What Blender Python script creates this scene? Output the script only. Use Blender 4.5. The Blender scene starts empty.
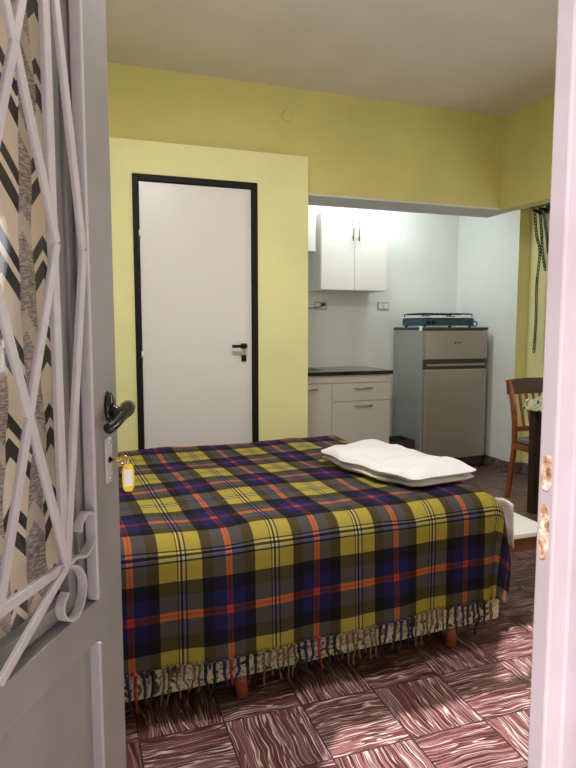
import bpy, bmesh, math, random
from mathutils import Vector, Matrix, noise as mnoise
from math import sin, cos, pi, radians as rad, hypot, atan2

random.seed(7)
S = bpy.context.scene
COL = S.collection

# ------------------------------------------------------------------ camera
cam_d = bpy.data.cameras.new('camera')
cam_d.sensor_fit = 'HORIZONTAL'
cam_d.sensor_width = 36.0
cam_d.lens = 37.5
cam_d.clip_start = 0.02
cam = bpy.data.objects.new('camera', cam_d)
cam.location = (0, 0, 1.25)
cam.rotation_euler = (rad(90 - 5.427), 0, rad(-19.2))
COL.objects.link(cam)
S.camera = cam

# ------------------------------------------------------------------ colour management, world, lights
S.view_settings.view_transform = 'Standard'
S.view_settings.look = 'None'
S.view_settings.gamma = 1
S.view_settings.use_curve_mapping = False
S.view_settings.exposure = 0.1

W = bpy.data.worlds.new('sky')
S.world = W
W.use_nodes = True
bg = W.node_tree.nodes['Background']
bg.inputs['Color'].default_value = (0.86, 0.90, 1.0, 1)
bg.inputs['Strength'].default_value = 0.45


def light(name, kind, loc, energy, color=(1, 1, 1), **kw):
    d = bpy.data.lights.new(name, kind)
    d.energy = energy
    d.color = color
    for k, v in kw.items():
        if k not in ('rot', 'aim'):
            setattr(d, k, v)
    o = bpy.data.objects.new(name, d)
    o.location = loc
    if 'aim' in kw:
        o.rotation_euler = Vector(kw['aim']).to_track_quat('-Z', 'Y').to_euler()
    COL.objects.link(o)
    return o


light('sun', 'SUN', (-3, -3, 6), 8.5, (1.0, 0.94, 0.92), angle=rad(0.8), aim=(0.46, 0.50, -1))
light('ceiling_light', 'AREA', (0.55, 1.75, 2.66), 30, (1.0, 0.97, 0.94), shape='DISK', size=0.34, aim=(0, 0, -1))
light('ceiling_lamp_glow', 'POINT', (0.55, 1.75, 2.56), 18, (1.0, 0.97, 0.94), shadow_soft_size=0.09)
light('kitchen_tube_light', 'AREA', (2.30, 4.34, 2.50), 13, (0.90, 0.97, 1.0), shape='RECTANGLE', size=1.1, size_y=0.07, aim=(0, 0.45, -1))
light('added_side_fill', 'AREA', (3.50, 2.15, 1.45), 12, (0.95, 0.97, 1.0), shape='RECTANGLE', size=1.0, size_y=1.2, aim=(-1, 0, -0.15))  # added fill light from the right, brightens the bench and nearby floor

# ------------------------------------------------------------------ material helpers
MATS = {}


def mat(name, col, rough=0.5, metal=0.0, var=0.0, scale=20.0, bump=0.0, spec=None):
    if name in MATS:
        return MATS[name]
    m = bpy.data.materials.new(name)
    m.use_nodes = True
    nt = m.node_tree
    b = nt.nodes['Principled BSDF']
    b.inputs['Base Color'].default_value = (*col, 1)
    b.inputs['Roughness'].default_value = rough
    b.inputs['Metallic'].default_value = metal
    if spec is not None:
        b.inputs['Specular IOR Level'].default_value = spec
    if var > 0 or bump > 0:
        tc = nt.nodes.new('ShaderNodeTexCoord')
        nz = nt.nodes.new('ShaderNodeTexNoise')
        nz.inputs['Scale'].default_value = scale
        nz.inputs['Detail'].default_value = 6
        nt.links.new(tc.outputs['Object'], nz.inputs['Vector'])
        if var > 0:
            r = nt.nodes.new('ShaderNodeValToRGB')
            r.color_ramp.elements[0].position = 0.3
            r.color_ramp.elements[1].position = 0.7
            r.color_ramp.elements[0].color = (*[max(0, c * (1 - var)) for c in col], 1)
            r.color_ramp.elements[1].color = (*[min(1, c * (1 + var)) for c in col], 1)
            nt.links.new(nz.outputs['Fac'], r.inputs['Fac'])
            nt.links.new(r.outputs['Color'], b.inputs['Base Color'])
        if bump > 0:
            bp = nt.nodes.new('ShaderNodeBump')
            bp.inputs['Strength'].default_value = bump
            bp.inputs['Distance'].default_value = 0.01
            nt.links.new(nz.outputs['Fac'], bp.inputs['Height'])
            nt.links.new(bp.outputs['Normal'], b.inputs['Normal'])
    MATS[name] = m
    return m


class NG:
    """small helper to wire shader nodes"""

    def __init__(s, name, rough=0.6):
        s.m = bpy.data.materials.new(name)
        s.m.use_nodes = True
        s.nt = s.m.node_tree
        s.b = s.nt.nodes['Principled BSDF']
        s.b.inputs['Roughness'].default_value = rough
        s.tc = s.nt.nodes.new('ShaderNodeTexCoord')
        MATS[name] = s.m

    def put(s, sock, v):
        if hasattr(v, 'links'):
            s.nt.links.new(v, sock)
        elif isinstance(v, (tuple, list)):
            sock.default_value = (*v, 1) if len(v) == 3 and len(sock.default_value) == 4 else v
        else:
            sock.default_value = v

    def math(s, op, a, b=0.0, c=0.0):
        n = s.nt.nodes.new('ShaderNodeMath')
        n.operation = op
        s.put(n.inputs[0], a)
        s.put(n.inputs[1], b)
        s.put(n.inputs[2], c)
        return n.outputs[0]

    def sep(s, v):
        n = s.nt.nodes.new('ShaderNodeSeparateXYZ')
        s.put(n.inputs[0], v)
        return n.outputs[0], n.outputs[1], n.outputs[2]

    def comb(s, x, y, z=0.0):
        n = s.nt.nodes.new('ShaderNodeCombineXYZ')
        for i, v in enumerate((x, y, z)):
            s.put(n.inputs[i], v)
        return n.outputs[0]

    def noise(s, v, scale=1.0, detail=3.0, rough=0.5, dist=0.0):
        n = s.nt.nodes.new('ShaderNodeTexNoise')
        s.put(n.inputs['Vector'], v)
        n.inputs['Scale'].default_value = scale
        n.inputs['Detail'].default_value = detail
        n.inputs['Roughness'].default_value = rough
        n.inputs['Distortion'].default_value = dist
        return n.outputs['Fac']

    def ramp(s, f, stops, interp='LINEAR'):
        n = s.nt.nodes.new('ShaderNodeValToRGB')
        cr = n.color_ramp
        cr.interpolation = interp
        while len(cr.elements) < len(stops):
            cr.elements.new(0.5)
        for e, (p, c) in zip(cr.elements, stops):
            e.position = p
        for e, (p, c) in zip(cr.elements, stops):
            e.color = (*c, 1)
        s.put(n.inputs[0], f)
        return n.outputs[0]

    def mix(s, f, a, b, mode='MIX'):
        n = s.nt.nodes.new('ShaderNodeMix')
        n.data_type = 'RGBA'
        n.blend_type = mode
        s.put(n.inputs[0], f)
        s.put(n.inputs[6], a)
        s.put(n.inputs[7], b)
        return n.outputs[2]

    def bump(s, h, st=0.3, d=0.005):
        n = s.nt.nodes.new('ShaderNodeBump')
        n.inputs['Strength'].default_value = st
        n.inputs['Distance'].default_value = d
        s.put(n.inputs['Height'], h)
        s.nt.links.new(n.outputs['Normal'], s.b.inputs['Normal'])

    def color(s, c):
        s.nt.links.new(c, s.b.inputs['Base Color'])
        return s.m


# ------------------------------------------------------------------ materials
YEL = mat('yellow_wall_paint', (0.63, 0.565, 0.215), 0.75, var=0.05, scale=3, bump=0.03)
YEL2 = mat('pale_yellow_wall', (0.78, 0.745, 0.38), 0.75, var=0.04, scale=3, bump=0.03)  # paler, less saturated yellow for the bathroom and side walls
WHT = mat('white_wall_paint', (0.78, 0.80, 0.78), 0.7, var=0.03, scale=3, bump=0.03)
CEIL = mat('ceiling_paint', (0.76, 0.71, 0.68), 0.85, var=0.05, scale=2.5, bump=0.03)
SOFF = mat('soffit_paint', (0.62, 0.62, 0.60), 0.8, var=0.03, scale=4)
DOORW = mat('white_door_laminate', (0.72, 0.69, 0.69), 0.35, var=0.02, scale=2)
BLK = mat('black_satin', (0.009, 0.008, 0.008), 0.6, spec=0.2)
BLKG = mat('black_gloss', (0.010, 0.009, 0.010), 0.12)
GATE = mat('grey_enamel', (0.27, 0.255, 0.257), 0.38, var=0.07, scale=9, bump=0.12)
GATEL = mat('light_grey_enamel', (0.50, 0.465, 0.49), 0.38, var=0.06, scale=30, bump=0.1)
CABB = mat('shade_greyed_melamine', (0.60, 0.56, 0.51), 0.35, var=0.02, scale=3)  # white melamine, greyed so the base cabinet's shade sits in the colour
CABW = mat('white_melamine', (0.74, 0.73, 0.69), 0.35, var=0.02, scale=3)
STEEL = mat('brushed_steel', (0.42, 0.40, 0.37), 0.3, metal=1.0, var=0.05, scale=40)
FSIDE = mat('silver_grey_side', (0.40, 0.42, 0.42), 0.42, metal=0.25, var=0.03, scale=4)
FDOOR = mat('silver_grey_door', (0.37, 0.345, 0.31), 0.38, metal=0.35, var=0.03, scale=3)
FDARK = mat('dark_grey_trim', (0.055, 0.048, 0.045), 0.45)
TEAL = mat('blue_enamel', (0.018, 0.070, 0.120), 0.3, var=0.1, scale=8)
WOODR = mat('reddish_varnished_wood', (0.30, 0.085, 0.025), 0.28, var=0.25, scale=12)
WOODB = mat('brown_wood', (0.16, 0.06, 0.03), 0.35, var=0.3, scale=14)
WOODD = mat('dark_stained_wood', (0.030, 0.017, 0.012), 0.35, var=0.3, scale=12)
SHEET = mat('white_cotton_sheet', (0.80, 0.72, 0.74), 0.9, var=0.03, scale=14, bump=0.15)
BENCHW = mat('white_lacquer', (0.93, 0.93, 0.92), 0.3)
PLAST = mat('white_plastic', (0.80, 0.79, 0.74), 0.35)
GREYPL = mat('grey_plate_plastic', (0.48, 0.48, 0.45), 0.4)
LEGW = mat('orange_brown_wood_leg', (0.34, 0.085, 0.035), 0.3, var=0.2, scale=25)
YTAG = mat('yellow_plastic', (1.0, 0.70, 0.012), 0.3)
WTAG = mat('white_paper_label', (0.95, 0.95, 0.92), 0.5)
BRASS = mat('brass', (0.65, 0.42, 0.16), 0.25, metal=1.0)
CHROME = mat('chrome', (0.75, 0.74, 0.72), 0.15, metal=1.0)
GREYUP = mat('grey_seat_fabric', (0.20, 0.19, 0.19), 0.9, var=0.3, scale=120)
CONC = mat('outdoor_paving', (0.60, 0.54, 0.51), 0.85, var=0.15, scale=6)

g = NG('towel_terry', 0.95)
nz = g.noise(g.tc.outputs['Object'], 220, 3)
g.color(g.ramp(nz, [(0.2, (0.74, 0.72, 0.76)), (0.8, (0.84, 0.82, 0.86))]))
g.bump(nz, 0.5, 0.004)
TOWEL = g.m

# jamb paint, chipped enamel
g = NG('chipped_lilac_enamel', 0.35)
n1 = g.noise(g.tc.outputs['Object'], 7, 6, 0.6)
n2 = g.noise(g.tc.outputs['Object'], 26, 3, 0.6)
base = g.ramp(n1, [(0.3, (0.40, 0.335, 0.365)), (0.7, (0.47, 0.40, 0.435))])
g.color(g.mix(g.ramp(n2, [(0.73, (0, 0, 0)), (0.76, (1, 1, 1))]), base, (0.55, 0.25, 0.22)))
g.bump(n1, 0.2, 0.003)
JAMB = g.m

g = NG('rusty_recess', 0.8)
n1 = g.noise(g.tc.outputs['Object'], 70, 4, 0.6)
g.color(g.ramp(n1, [(0.35, (0.16, 0.07, 0.04)), (0.5, (0.48, 0.27, 0.16)), (0.62, (0.75, 0.62, 0.52))]))
RUST = g.m

# floor tiles: checker of streaked squares
T = 0.2625
g = NG('streaked_maroon_tile', 0.3)
x, y, z = g.sep(g.tc.outputs['Object'])
tx = g.math('DIVIDE', g.math('SUBTRACT', x, 0.924 - 10 * T), T)
ty = g.math('DIVIDE', g.math('SUBTRACT', y, 1.762 - 10 * T), T)
cx, cy = g.math('FLOOR', tx), g.math('FLOOR', ty)
fx, fy = g.math('FRACT', tx), g.math('FRACT', ty)
par = g.math('MODULO', g.math('ADD', cx, cy), 2.0)         # 0 or 1
# tile (10, 9) has streaks along y -> parity 1
a = g.math('ADD', g.math('MULTIPLY', fx, par), g.math('MULTIPLY', fy, g.math('SUBTRACT', 1.0, par)))
b = g.math('ADD', g.math('MULTIPLY', fy, par), g.math('MULTIPLY', fx, g.math('SUBTRACT', 1.0, par)))
off = g.math('ADD', g.math('MULTIPLY', cx, 7.31), g.math('MULTIPLY', cy, 3.77))
wob = g.noise(g.comb(g.math('MULTIPLY', a, 1.6), g.math('MULTIPLY', b, 1.7), off), 1.0, 2, 0.5)
aw = g.math('ADD', a, g.math('MULTIPLY', g.math('SUBTRACT', wob, 0.5), 0.17))
st = g.noise(g.comb(g.math('MULTIPLY', aw, 11.0), g.math('MULTIPLY', b, 0.42), off), 1.0, 2.2, 0.5)
colr = g.ramp(st, [(0.28, (0.13, 0.045, 0.045)), (0.335, (0.026, 0.013, 0.013)), (0.375, (0.12, 0.042, 0.040)), (0.388, (0.55, 0.42, 0.40)),
                   (0.402, (0.10, 0.032, 0.032)), (0.45, (0.13, 0.044, 0.043)), (0.475, (0.030, 0.014, 0.014)), (0.495, (0.10, 0.036, 0.036)), (0.51, (0.58, 0.46, 0.44)),
                   (0.525, (0.14, 0.050, 0.048)), (0.56, (0.12, 0.044, 0.043)), (0.585, (0.030, 0.014, 0.014)), (0.598, (0.50, 0.37, 0.35)), (0.625, (0.11, 0.036, 0.036)), (0.68, (0.20, 0.09, 0.088)), (0.72, (0.05, 0.02, 0.02))])
ex = g.math('MINIMUM', fx, g.math('SUBTRACT', 1.0, fx))
ey = g.math('MINIMUM', fy, g.math('SUBTRACT', 1.0, fy))
ed = g.math('LESS_THAN', g.math('MINIMUM', ex, ey), 0.010)
g.color(g.mix(ed, colr, (0.035, 0.018, 0.018)))
g.bump(g.math('SUBTRACT', g.math('MULTIPLY', st, 0.4), g.math('MULTIPLY', ed, 0.3)), 0.35, 0.002)
FLOOR = g.m

# granite skirting
g = NG('speckled_granite', 0.35)
n1 = g.noise(g.tc.outputs['Object'], 45, 5, 0.65)
g.color(g.ramp(n1, [(0.35, (0.03, 0.02, 0.025)), (0.48, (0.12, 0.075, 0.08)), (0.56, (0.28, 0.22, 0.22)), (0.66, (0.06, 0.04, 0.045))]))
GRAN = g.m

# tartan blanket (uses the cloth's own UV in metres)
g = NG('tartan_wool', 0.95)
u, v, _ = g.sep(g.tc.outputs['UV'])
NAV, BK, YL, RD = (0.013, 0.013, 0.085), (0.009, 0.0075, 0.010), (0.35, 0.275, 0.052), (0.46, 0.050, 0.026)
LB, PY = (0.30, 0.34, 0.40), (0.58, 0.50, 0.20)
half = [(0.0, (0.30, 0.02, 0.04)), (0.009, RD), (0.035, NAV), (0.165, BK), (0.285, YL), (0.440, BK), (0.455, LB), (0.472, PY), (0.484, BK)]
oth = [(0.505, PY), (0.525, BK), (0.537, YL), (0.715, BK), (0.835, NAV), (0.965, RD), (0.991, (0.30, 0.02, 0.04))]
fu = g.math('FRACT', g.math('ADD', g.math('DIVIDE', g.math('SUBTRACT', u, 0.196), 0.312), 20.0))
fv = g.math('FRACT', g.math('ADD', g.math('DIVIDE', g.math('SUBTRACT', v, 0.165), 0.395), 20.0))
cu = g.ramp(fu, half + oth, 'CONSTANT')
cv = g.ramp(fv, half + oth, 'CONSTANT')
ar = g.mix(0.5, cu, cv)
mu = g.mix(1.0, cu, cv, 'MULTIPLY')
gm = g.nt.nodes.new('ShaderNodeGamma')
gm.inputs[1].default_value = 0.5
g.nt.links.new(mu, gm.inputs[0])
fin = g.mix(0.95, ar, gm.outputs[0])
w1 = g.noise(g.comb(g.math('MULTIPLY', u, 420), g.math('MULTIPLY', v, 420)), 1.0, 2)
w2 = g.noise(g.comb(g.math('MULTIPLY', u, 9), g.math('MULTIPLY', v, 9)), 1.0, 4)
fin = g.mix(g.math('MULTIPLY', w1, 0.07), fin, (0.10, 0.085, 0.060), 'MIX')
g.color(fin)
g.bump(g.math('ADD', g.math('MULTIPLY', w1, 0.25), w2), 0.45, 0.012)
g.b.inputs['Specular IOR Level'].default_value = 0.08
TART = g.m
TAS = {'black': mat('black_wool_fringe', BK, 0.95), 'navy': mat('navy_wool_fringe', (0.018, 0.018, 0.06), 0.95),
       'yellow': mat('yellow_wool_fringe', (0.13, 0.095, 0.040), 0.95, var=0.5, scale=60), 'red': mat('red_wool_fringe', (0.26, 0.02, 0.025), 0.95)}

# floral bed base fabric
g = NG('floral_bed_fabric', 0.9)
o_ = g.tc.outputs['Object']
n1 = g.noise(o_, 24, 3, 0.55, 1.2)
n2 = g.noise(o_, 38, 4, 0.6, 2.0)
c = g.ramp(n1, [(0.40, (0.035, 0.04, 0.05)), (0.44, (0.22, 0.20, 0.12)), (0.47, (0.78, 0.69, 0.56)), (0.56, (0.82, 0.74, 0.61)), (0.60, (0.36, 0.16, 0.09)), (0.66, (0.74, 0.66, 0.54))])
c = g.mix(g.ramp(n2, [(0.60, (0, 0, 0)), (0.63, (1, 1, 1))]), c, (0.10, 0.12, 0.16))
g.color(c)
FLOR = g.m

# floral cloth
g = NG('green_print_cloth', 0.9)
n1 = g.noise(g.tc.outputs['Object'], 26, 3, 0.55, 1.0)
g.color(g.ramp(n1, [(0.36, (0.02, 0.025, 0.02)), (0.42, (0.25, 0.29, 0.13)), (0.50, (0.60, 0.60, 0.40)), (0.58, (0.72, 0.70, 0.60)), (0.66, (0.30, 0.33, 0.18))]))
GCLOTH = g.m

# chevron print behind the gate's glass
g = NG('black_and_cream_chevron_print', 0.85)
x, y, z = g.sep(g.tc.outputs['Object'])
w = g.noise(g.tc.outputs['Object'], 9, 3)
xx = g.math('ADD', x, g.math('MULTIPLY', w, 0.012))
tri = g.math('ABSOLUTE', g.math('SUBTRACT', g.math('FRACT', g.math('DIVIDE', xx, 0.112)), 0.5))
ph = g.math('FRACT', g.math('ADD', g.math('DIVIDE', z, 0.145), g.math('MULTIPLY', tri, 0.80)))
chev = g.ramp(ph, [(0.0, (0.84, 0.72, 0.58)), (0.20, (0.022, 0.021, 0.024)), (0.42, (0.86, 0.74, 0.60)), (0.53, (0.022, 0.021, 0.024)), (0.70, (0.84, 0.71, 0.57))], 'CONSTANT')
fine = g.noise(g.comb(g.math('MULTIPLY', x, 60), 0.0, g.math('MULTIPLY', z, 260)), 1.0, 3, 0.7)
mott = g.ramp(fine, [(0.35, (0.14, 0.115, 0.115)), (0.5, (0.36, 0.30, 0.29)), (0.62, (0.66, 0.54, 0.45))])
cell = g.noise(g.comb(g.math('MULTIPLY', x, 7.0), 0.0, g.math('MULTIPLY', z, 4.0)), 1.0, 1.0)
sw = g.math('MULTIPLY', g.math('SUBTRACT', cell, 0.5), 0.9)
cen = g.math('FRACT', g.math('ADD', g.math('ADD', g.math('DIVIDE', xx, 0.112), 0.40), sw))
inb = g.math('LESS_THAN', g.math('ABSOLUTE', g.math('SUBTRACT', cen, 0.5)), 0.23)
colr = g.mix(inb, chev, mott)
tri2 = g.math('ABSOLUTE', g.math('SUBTRACT', g.math('FRACT', g.math('ADD', g.math('DIVIDE', xx, 0.112), 0.5)), 0.5))
chev2 = g.math('GREATER_THAN', g.math('FRACT', g.math('ADD', g.math('DIVIDE', z, 0.16), g.math('MULTIPLY', tri2, 0.9))), 0.78)
colr = g.mix(g.math('MULTIPLY', g.math('MULTIPLY', chev2, inb), 0.8), colr, (0.72, 0.60, 0.48))
g.color(colr)
PRINT = g.m

# clear glass
gl = bpy.data.materials.new('clear_glass')
gl.use_nodes = True
nt = gl.node_tree
for n in list(nt.nodes):
    nt.nodes.remove(n)
out = nt.nodes.new('ShaderNodeOutputMaterial')
mx = nt.nodes.new('ShaderNodeMixShader')
tr = nt.nodes.new('ShaderNodeBsdfTransparent')
gs = nt.nodes.new('ShaderNodeBsdfGlossy')
gs.inputs['Roughness'].default_value = 0.05
mx.inputs[0].default_value = 0.07
nt.links.new(tr.outputs[0], mx.inputs[1])
nt.links.new(gs.outputs[0], mx.inputs[2])
nt.links.new(mx.outputs[0], out.inputs[0])
GLASS = gl


# ------------------------------------------------------------------ mesh helpers
class MB:
    def __init__(s):
        s.v, s.f = [], []

    def quadbox(s, pts):
        """8 points: bottom ring 4, top ring 4"""
        k = len(s.v)
        s.v += [Vector(p) for p in pts]
        s.f += [(k, k + 3, k + 2, k + 1), (k + 4, k + 5, k + 6, k + 7)]
        for i in range(4):
            j = (i + 1) % 4
            s.f.append((k + i, k + j, k + 4 + j, k + 4 + i))
        return s

    def box(s, x0, x1, y0, y1, z0, z1):
        return s.quadbox([(x0, y0, z0), (x1, y0, z0), (x1, y1, z0), (x0, y1, z0), (x0, y0, z1), (x1, y0, z1), (x1, y1, z1), (x0, y1, z1)])

    def prism(s, poly, z0, z1):
        k, n = len(s.v), len(poly)
        s.v += [Vector((p[0], p[1], z0)) for p in poly] + [Vector((p[0], p[1], z1)) for p in poly]
        s.f += [tuple(range(k + n - 1, k - 1, -1)), tuple(range(k + n, k + 2 * n))]
        for i in range(n):
            j = (i + 1) % n
            s.f.append((k + i, k + j, k + n + j, k + n + i))
        return s

    def bar(s, p, q, w, d, nrm):
        """flat bar p->q; width w in the plane, depth d along nrm"""
        p, q, nrm = Vector(p), Vector(q), Vector(nrm).normalized()
        t = (q - p).normalized()
        a = t.cross(nrm).normalized() * (w / 2)
        b = nrm * (d / 2)
        return s.quadbox([p - a - b, p + a - b, p + a + b, p - a + b, q - a - b, q + a - b, q + a + b, q - a + b])

    def tube(s, pts, rad_, n=10, cap=True, sx=1.0):
        pts = [Vector(p) for p in pts]
        if not isinstance(rad_, (list, tuple)):
            rad_ = [rad_] * len(pts)
        k0 = len(s.v)
        up = None
        for i, p in enumerate(pts):
            t = (pts[min(i + 1, len(pts) - 1)] - pts[max(i - 1, 0)]).normalized()
            if up is None:
                up = Vector((0, 0, 1)) if abs(t.z) < 0.9 else Vector((1, 0, 0))
            a = t.cross(up).normalized()
            b = a.cross(t).normalized()
            up = b
            for j in range(n):
                an = 2 * pi * j / n
                s.v.append(p + a * (cos(an) * rad_[i] * sx) + b * (sin(an) * rad_[i]))
        for i in range(len(pts) - 1):
            for j in range(n):
                j2 = (j + 1) % n
                s.f.append((k0 + i * n + j, k0 + i * n + j2, k0 + (i + 1) * n + j2, k0 + (i + 1) * n + j))
        if cap:
            s.f.append(tuple(k0 + j for j in range(n - 1, -1, -1)))
            e = k0 + (len(pts) - 1) * n
            s.f.append(tuple(e + j for j in range(n)))
        return s

    def ribbon(s, pts, w, th, nrm):
        """flat strip following pts lying in the plane with normal nrm: width along nrm, thickness in plane"""
        pts = [Vector(p) for p in pts]
        nrm = Vector(nrm).normalized()
        k = len(s.v)
        for i, p in enumerate(pts):
            t = (pts[min(i + 1, len(pts) - 1)] - pts[max(i - 1, 0)]).normalized()
            a = t.cross(nrm).normalized() * (th / 2)
            b = nrm * (w / 2)
            s.v += [p - a - b, p + a - b, p + a + b, p - a + b]
        for i in range(len(pts) - 1):
            for j in range(4):
                j2 = (j + 1) % 4
                s.f.append((k + 4 * i + j, k + 4 * i + j2, k + 4 * (i + 1) + j2, k + 4 * (i + 1) + j))
        e = k + 4 * (len(pts) - 1)
        s.f += [(k + 3, k + 2, k + 1, k), (e, e + 1, e + 2, e + 3)]
        return s

    def grid(s, nu, nv, fn, uvfn=None):
        k = len(s.v)
        for i in range(nu + 1):
            for j in range(nv + 1):
                s.v.append(Vector(fn(i / nu, j / nv)))
        for i in range(nu):
            for j in range(nv):
                p = k + i * (nv + 1) + j
                s.f.append((p, p + nv + 1, p + nv + 2, p + 1))
        return s

    def lathe(s, prof, n=24, c=(0, 0, 0)):
        k = len(s.v)
        for r, z in prof:
            for j in range(n):
                an = 2 * pi * j / n
                s.v.append(Vector((c[0] + r * cos(an), c[1] + r * sin(an), c[2] + z)))
        for i in range(len(prof) - 1):
            for j in range(n):
                j2 = (j + 1) % n
                s.f.append((k + i * n + j, k + i * n + j2, k + (i + 1) * n + j2, k + (i + 1) * n + j))
        s.f.append(tuple(k + j for j in range(n - 1, -1, -1)))
        e = k + (len(prof) - 1) * n
        s.f.append(tuple(e + j for j in range(n)))
        return s

    def torus(s, c, a, b, R, r, n=10, m=5, k2=1.0):
        c, a, b = Vector(c), Vector(a).normalized(), Vector(b).normalized()
        nn = a.cross(b)
        k = len(s.v)
        for i in range(n):
            t = 2 * pi * i / n
            d = a * cos(t) + b * sin(t)
            cc = c + a * (cos(t) * R) + b * (sin(t) * R * k2)
            for j in range(m):
                q = 2 * pi * j / m
                s.v.append(cc + d * (cos(q) * r) + nn * (sin(q) * r))
        for i in range(n):
            for j in range(m):
                i2, j2 = (i + 1) % n, (j + 1) % m
                s.f.append((k + i * m + j, k + i2 * m + j, k + i2 * m + j2, k + i * m + j2))
        return s

    def build(s, name, m, parent=None, smooth=False, bevel=0.0, seg=2, sub=0, uv=None, solid=0.0):
        me = bpy.data.meshes.new(name)
        me.from_pydata([tuple(p) for p in s.v], [], s.f)
        if uv:
            l = me.uv_layers.new(name='UVMap')
            for lp in me.loops:
                l.data[lp.index].uv = uv[lp.vertex_index]
        bm = bmesh.new()
        bm.from_mesh(me)
        bmesh.ops.recalc_face_normals(bm, faces=bm.faces)
        bm.to_mesh(me)
        bm.free()
        me.materials.append(m)
        if smooth:
            for p in me.polygons:
                p.use_smooth = True
        o = bpy.data.objects.new(name, me)
        COL.objects.link(o)
        if parent:
            o.parent = parent
        if solid:
            md = o.modifiers.new('solid', 'SOLIDIFY')
            md.thickness = solid
            md.offset = -1
        if bevel > 0:
            md = o.modifiers.new('bevel', 'BEVEL')
            md.width = bevel
            md.segments = seg
            md.limit_method = 'ANGLE'
            md.angle_limit = rad(40)
        if sub:
            md = o.modifiers.new('sub', 'SUBSURF')
            md.levels = md.render_levels = sub
        return o


def box(name, m, parent, x0, x1, y0, y1, z0, z1, bevel=0.0, seg=2):
    return MB().box(x0, x1, y0, y1, z0, z1).build(name, m, parent, bevel=bevel, seg=seg)


def tag(o, label, cat, group=None, kind=None):
    o['label'] = label
    o['category'] = cat
    if group:
        o['group'] = group
    if kind:
        o['kind'] = kind
    return o


def empty(name, loc, label=None, cat=None, rz=0.0, group=None, kind=None):
    o = bpy.data.objects.new(name, None)
    o.empty_display_size = 0.1
    o.location = loc
    o.rotation_euler = (0, 0, rz)
    COL.objects.link(o)
    if label:
        tag(o, label, cat, group)
    if kind:
        o['kind'] = kind
    return o


def struct(o):
    o['kind'] = 'structure'
    return o


def copy_tree(o, parent=None):
    c = o.copy()
    COL.objects.link(c)
    if parent:
        c.parent = parent
    for ch in list(o.children):
        copy_tree(ch, c)
    return c


# ------------------------------------------------------------------ room shell
CH = 2.745
struct(box('floor', FLOOR, None, -1.7, 3.7, 0.42, 5.1, -0.08, 0.0))
struct(box('ground', CONC, None, -7, 7, -9, 0.42, -0.10, -0.02))
m = MB().box(-1.7, 3.7, 0.58, 3.98, CH, CH + 0.1).box(2.97, 3.7, 3.98, 5.1, CH, CH + 0.1)
struct(m.build('ceiling', CEIL))
struct(box('ceiling_kitchen', WHT, None, 1.2, 2.97, 3.98, 5.1, 2.56, 2.90))
# bathroom wall with door hole, standing slightly proud of the wall above
m = MB()
m.box(-1.7, 0.312, 3.57, 3.72, 0, 2.297)
m.box(1.046, 1.377, 3.57, 3.72, 0, 2.297)
m.box(0.312, 1.046, 3.57, 3.72, 2.112, 2.297)
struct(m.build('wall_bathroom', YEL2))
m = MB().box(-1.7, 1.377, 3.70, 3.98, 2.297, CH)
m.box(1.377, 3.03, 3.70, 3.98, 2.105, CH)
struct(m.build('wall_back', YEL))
struct(box('trim_1', SOFF, None, 1.377, 3.03, 3.695, 3.985, 2.094, 2.106))
# header along the right side of the room
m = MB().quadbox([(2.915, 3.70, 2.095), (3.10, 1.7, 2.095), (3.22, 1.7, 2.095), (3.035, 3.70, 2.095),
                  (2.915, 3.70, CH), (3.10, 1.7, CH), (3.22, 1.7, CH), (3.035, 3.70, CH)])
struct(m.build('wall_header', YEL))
struct(box('wall_kitchen_left', WHT, None, 1.20, 1.27, 3.72, 5.0, 0, 2.7))
struct(box('wall_kitchen_back', WHT, None, 1.20, 3.7, 4.97, 5.1, 0, CH))
struct(box('wall_kitchen_right', WHT, None, 3.45, 3.7, 4.125, 4.97, 0, CH))
m = MB().box(3.45, 3.7, 4.12, 4.125, 0, CH)
m.box(3.56, 3.7, 2.85, 4.12, 0, CH)
m.box(3.56, 3.7, 0.42, 1.55, 0, CH)
m.box(3.56, 3.7, 1.55, 2.85, 0, 0.85)
m.box(3.56, 3.7, 1.55, 2.85, 2.1, CH)
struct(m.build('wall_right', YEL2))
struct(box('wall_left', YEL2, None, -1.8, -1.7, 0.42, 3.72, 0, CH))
m = MB().box(-1.7, -0.365, 0.42, 0.60, 0, CH)
m.box(0.60, 3.7, 0.42, 0.60, 0, 2.12).box(0.92, 3.7, 0.42, 0.60, 2.12, CH)  # unseen gap above the jamb, widened to let in the second sun patch
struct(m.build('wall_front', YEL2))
w = empty('added_window', (3.56, 1.55, 0.85), kind='structure')  # unseen window, added to go with the side fill light
m = MB()
for a_, b_ in ((0, 0.05), (0.625, 0.675), (1.25, 1.30)):
    m.box(0.02, 0.06, a_, b_, 0, 1.25)
m.box(0.02, 0.06, 0, 1.3, 0, 0.05).box(0.02, 0.06, 0, 1.3, 1.2, 1.25)
m.build('added_window_frame', PLAST, w, bevel=0.003)
box('pane', GLASS, w, 0.038, 0.042, 0.05, 1.25, 0.05, 1.2)
# granite skirting
m = MB().box(3.438, 3.45, 4.11, 4.97, 0, 0.10)
struct(m.build('baseboard_kitchen', GRAN, bevel=0.002))
m = MB().box(3.548, 3.56, 2.0, 4.108, 0, 0.10)
m.box(3.438, 3.548, 4.108, 4.12, 0, 0.10)
struct(m.build('baseboard_right', GRAN, bevel=0.002))

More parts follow.
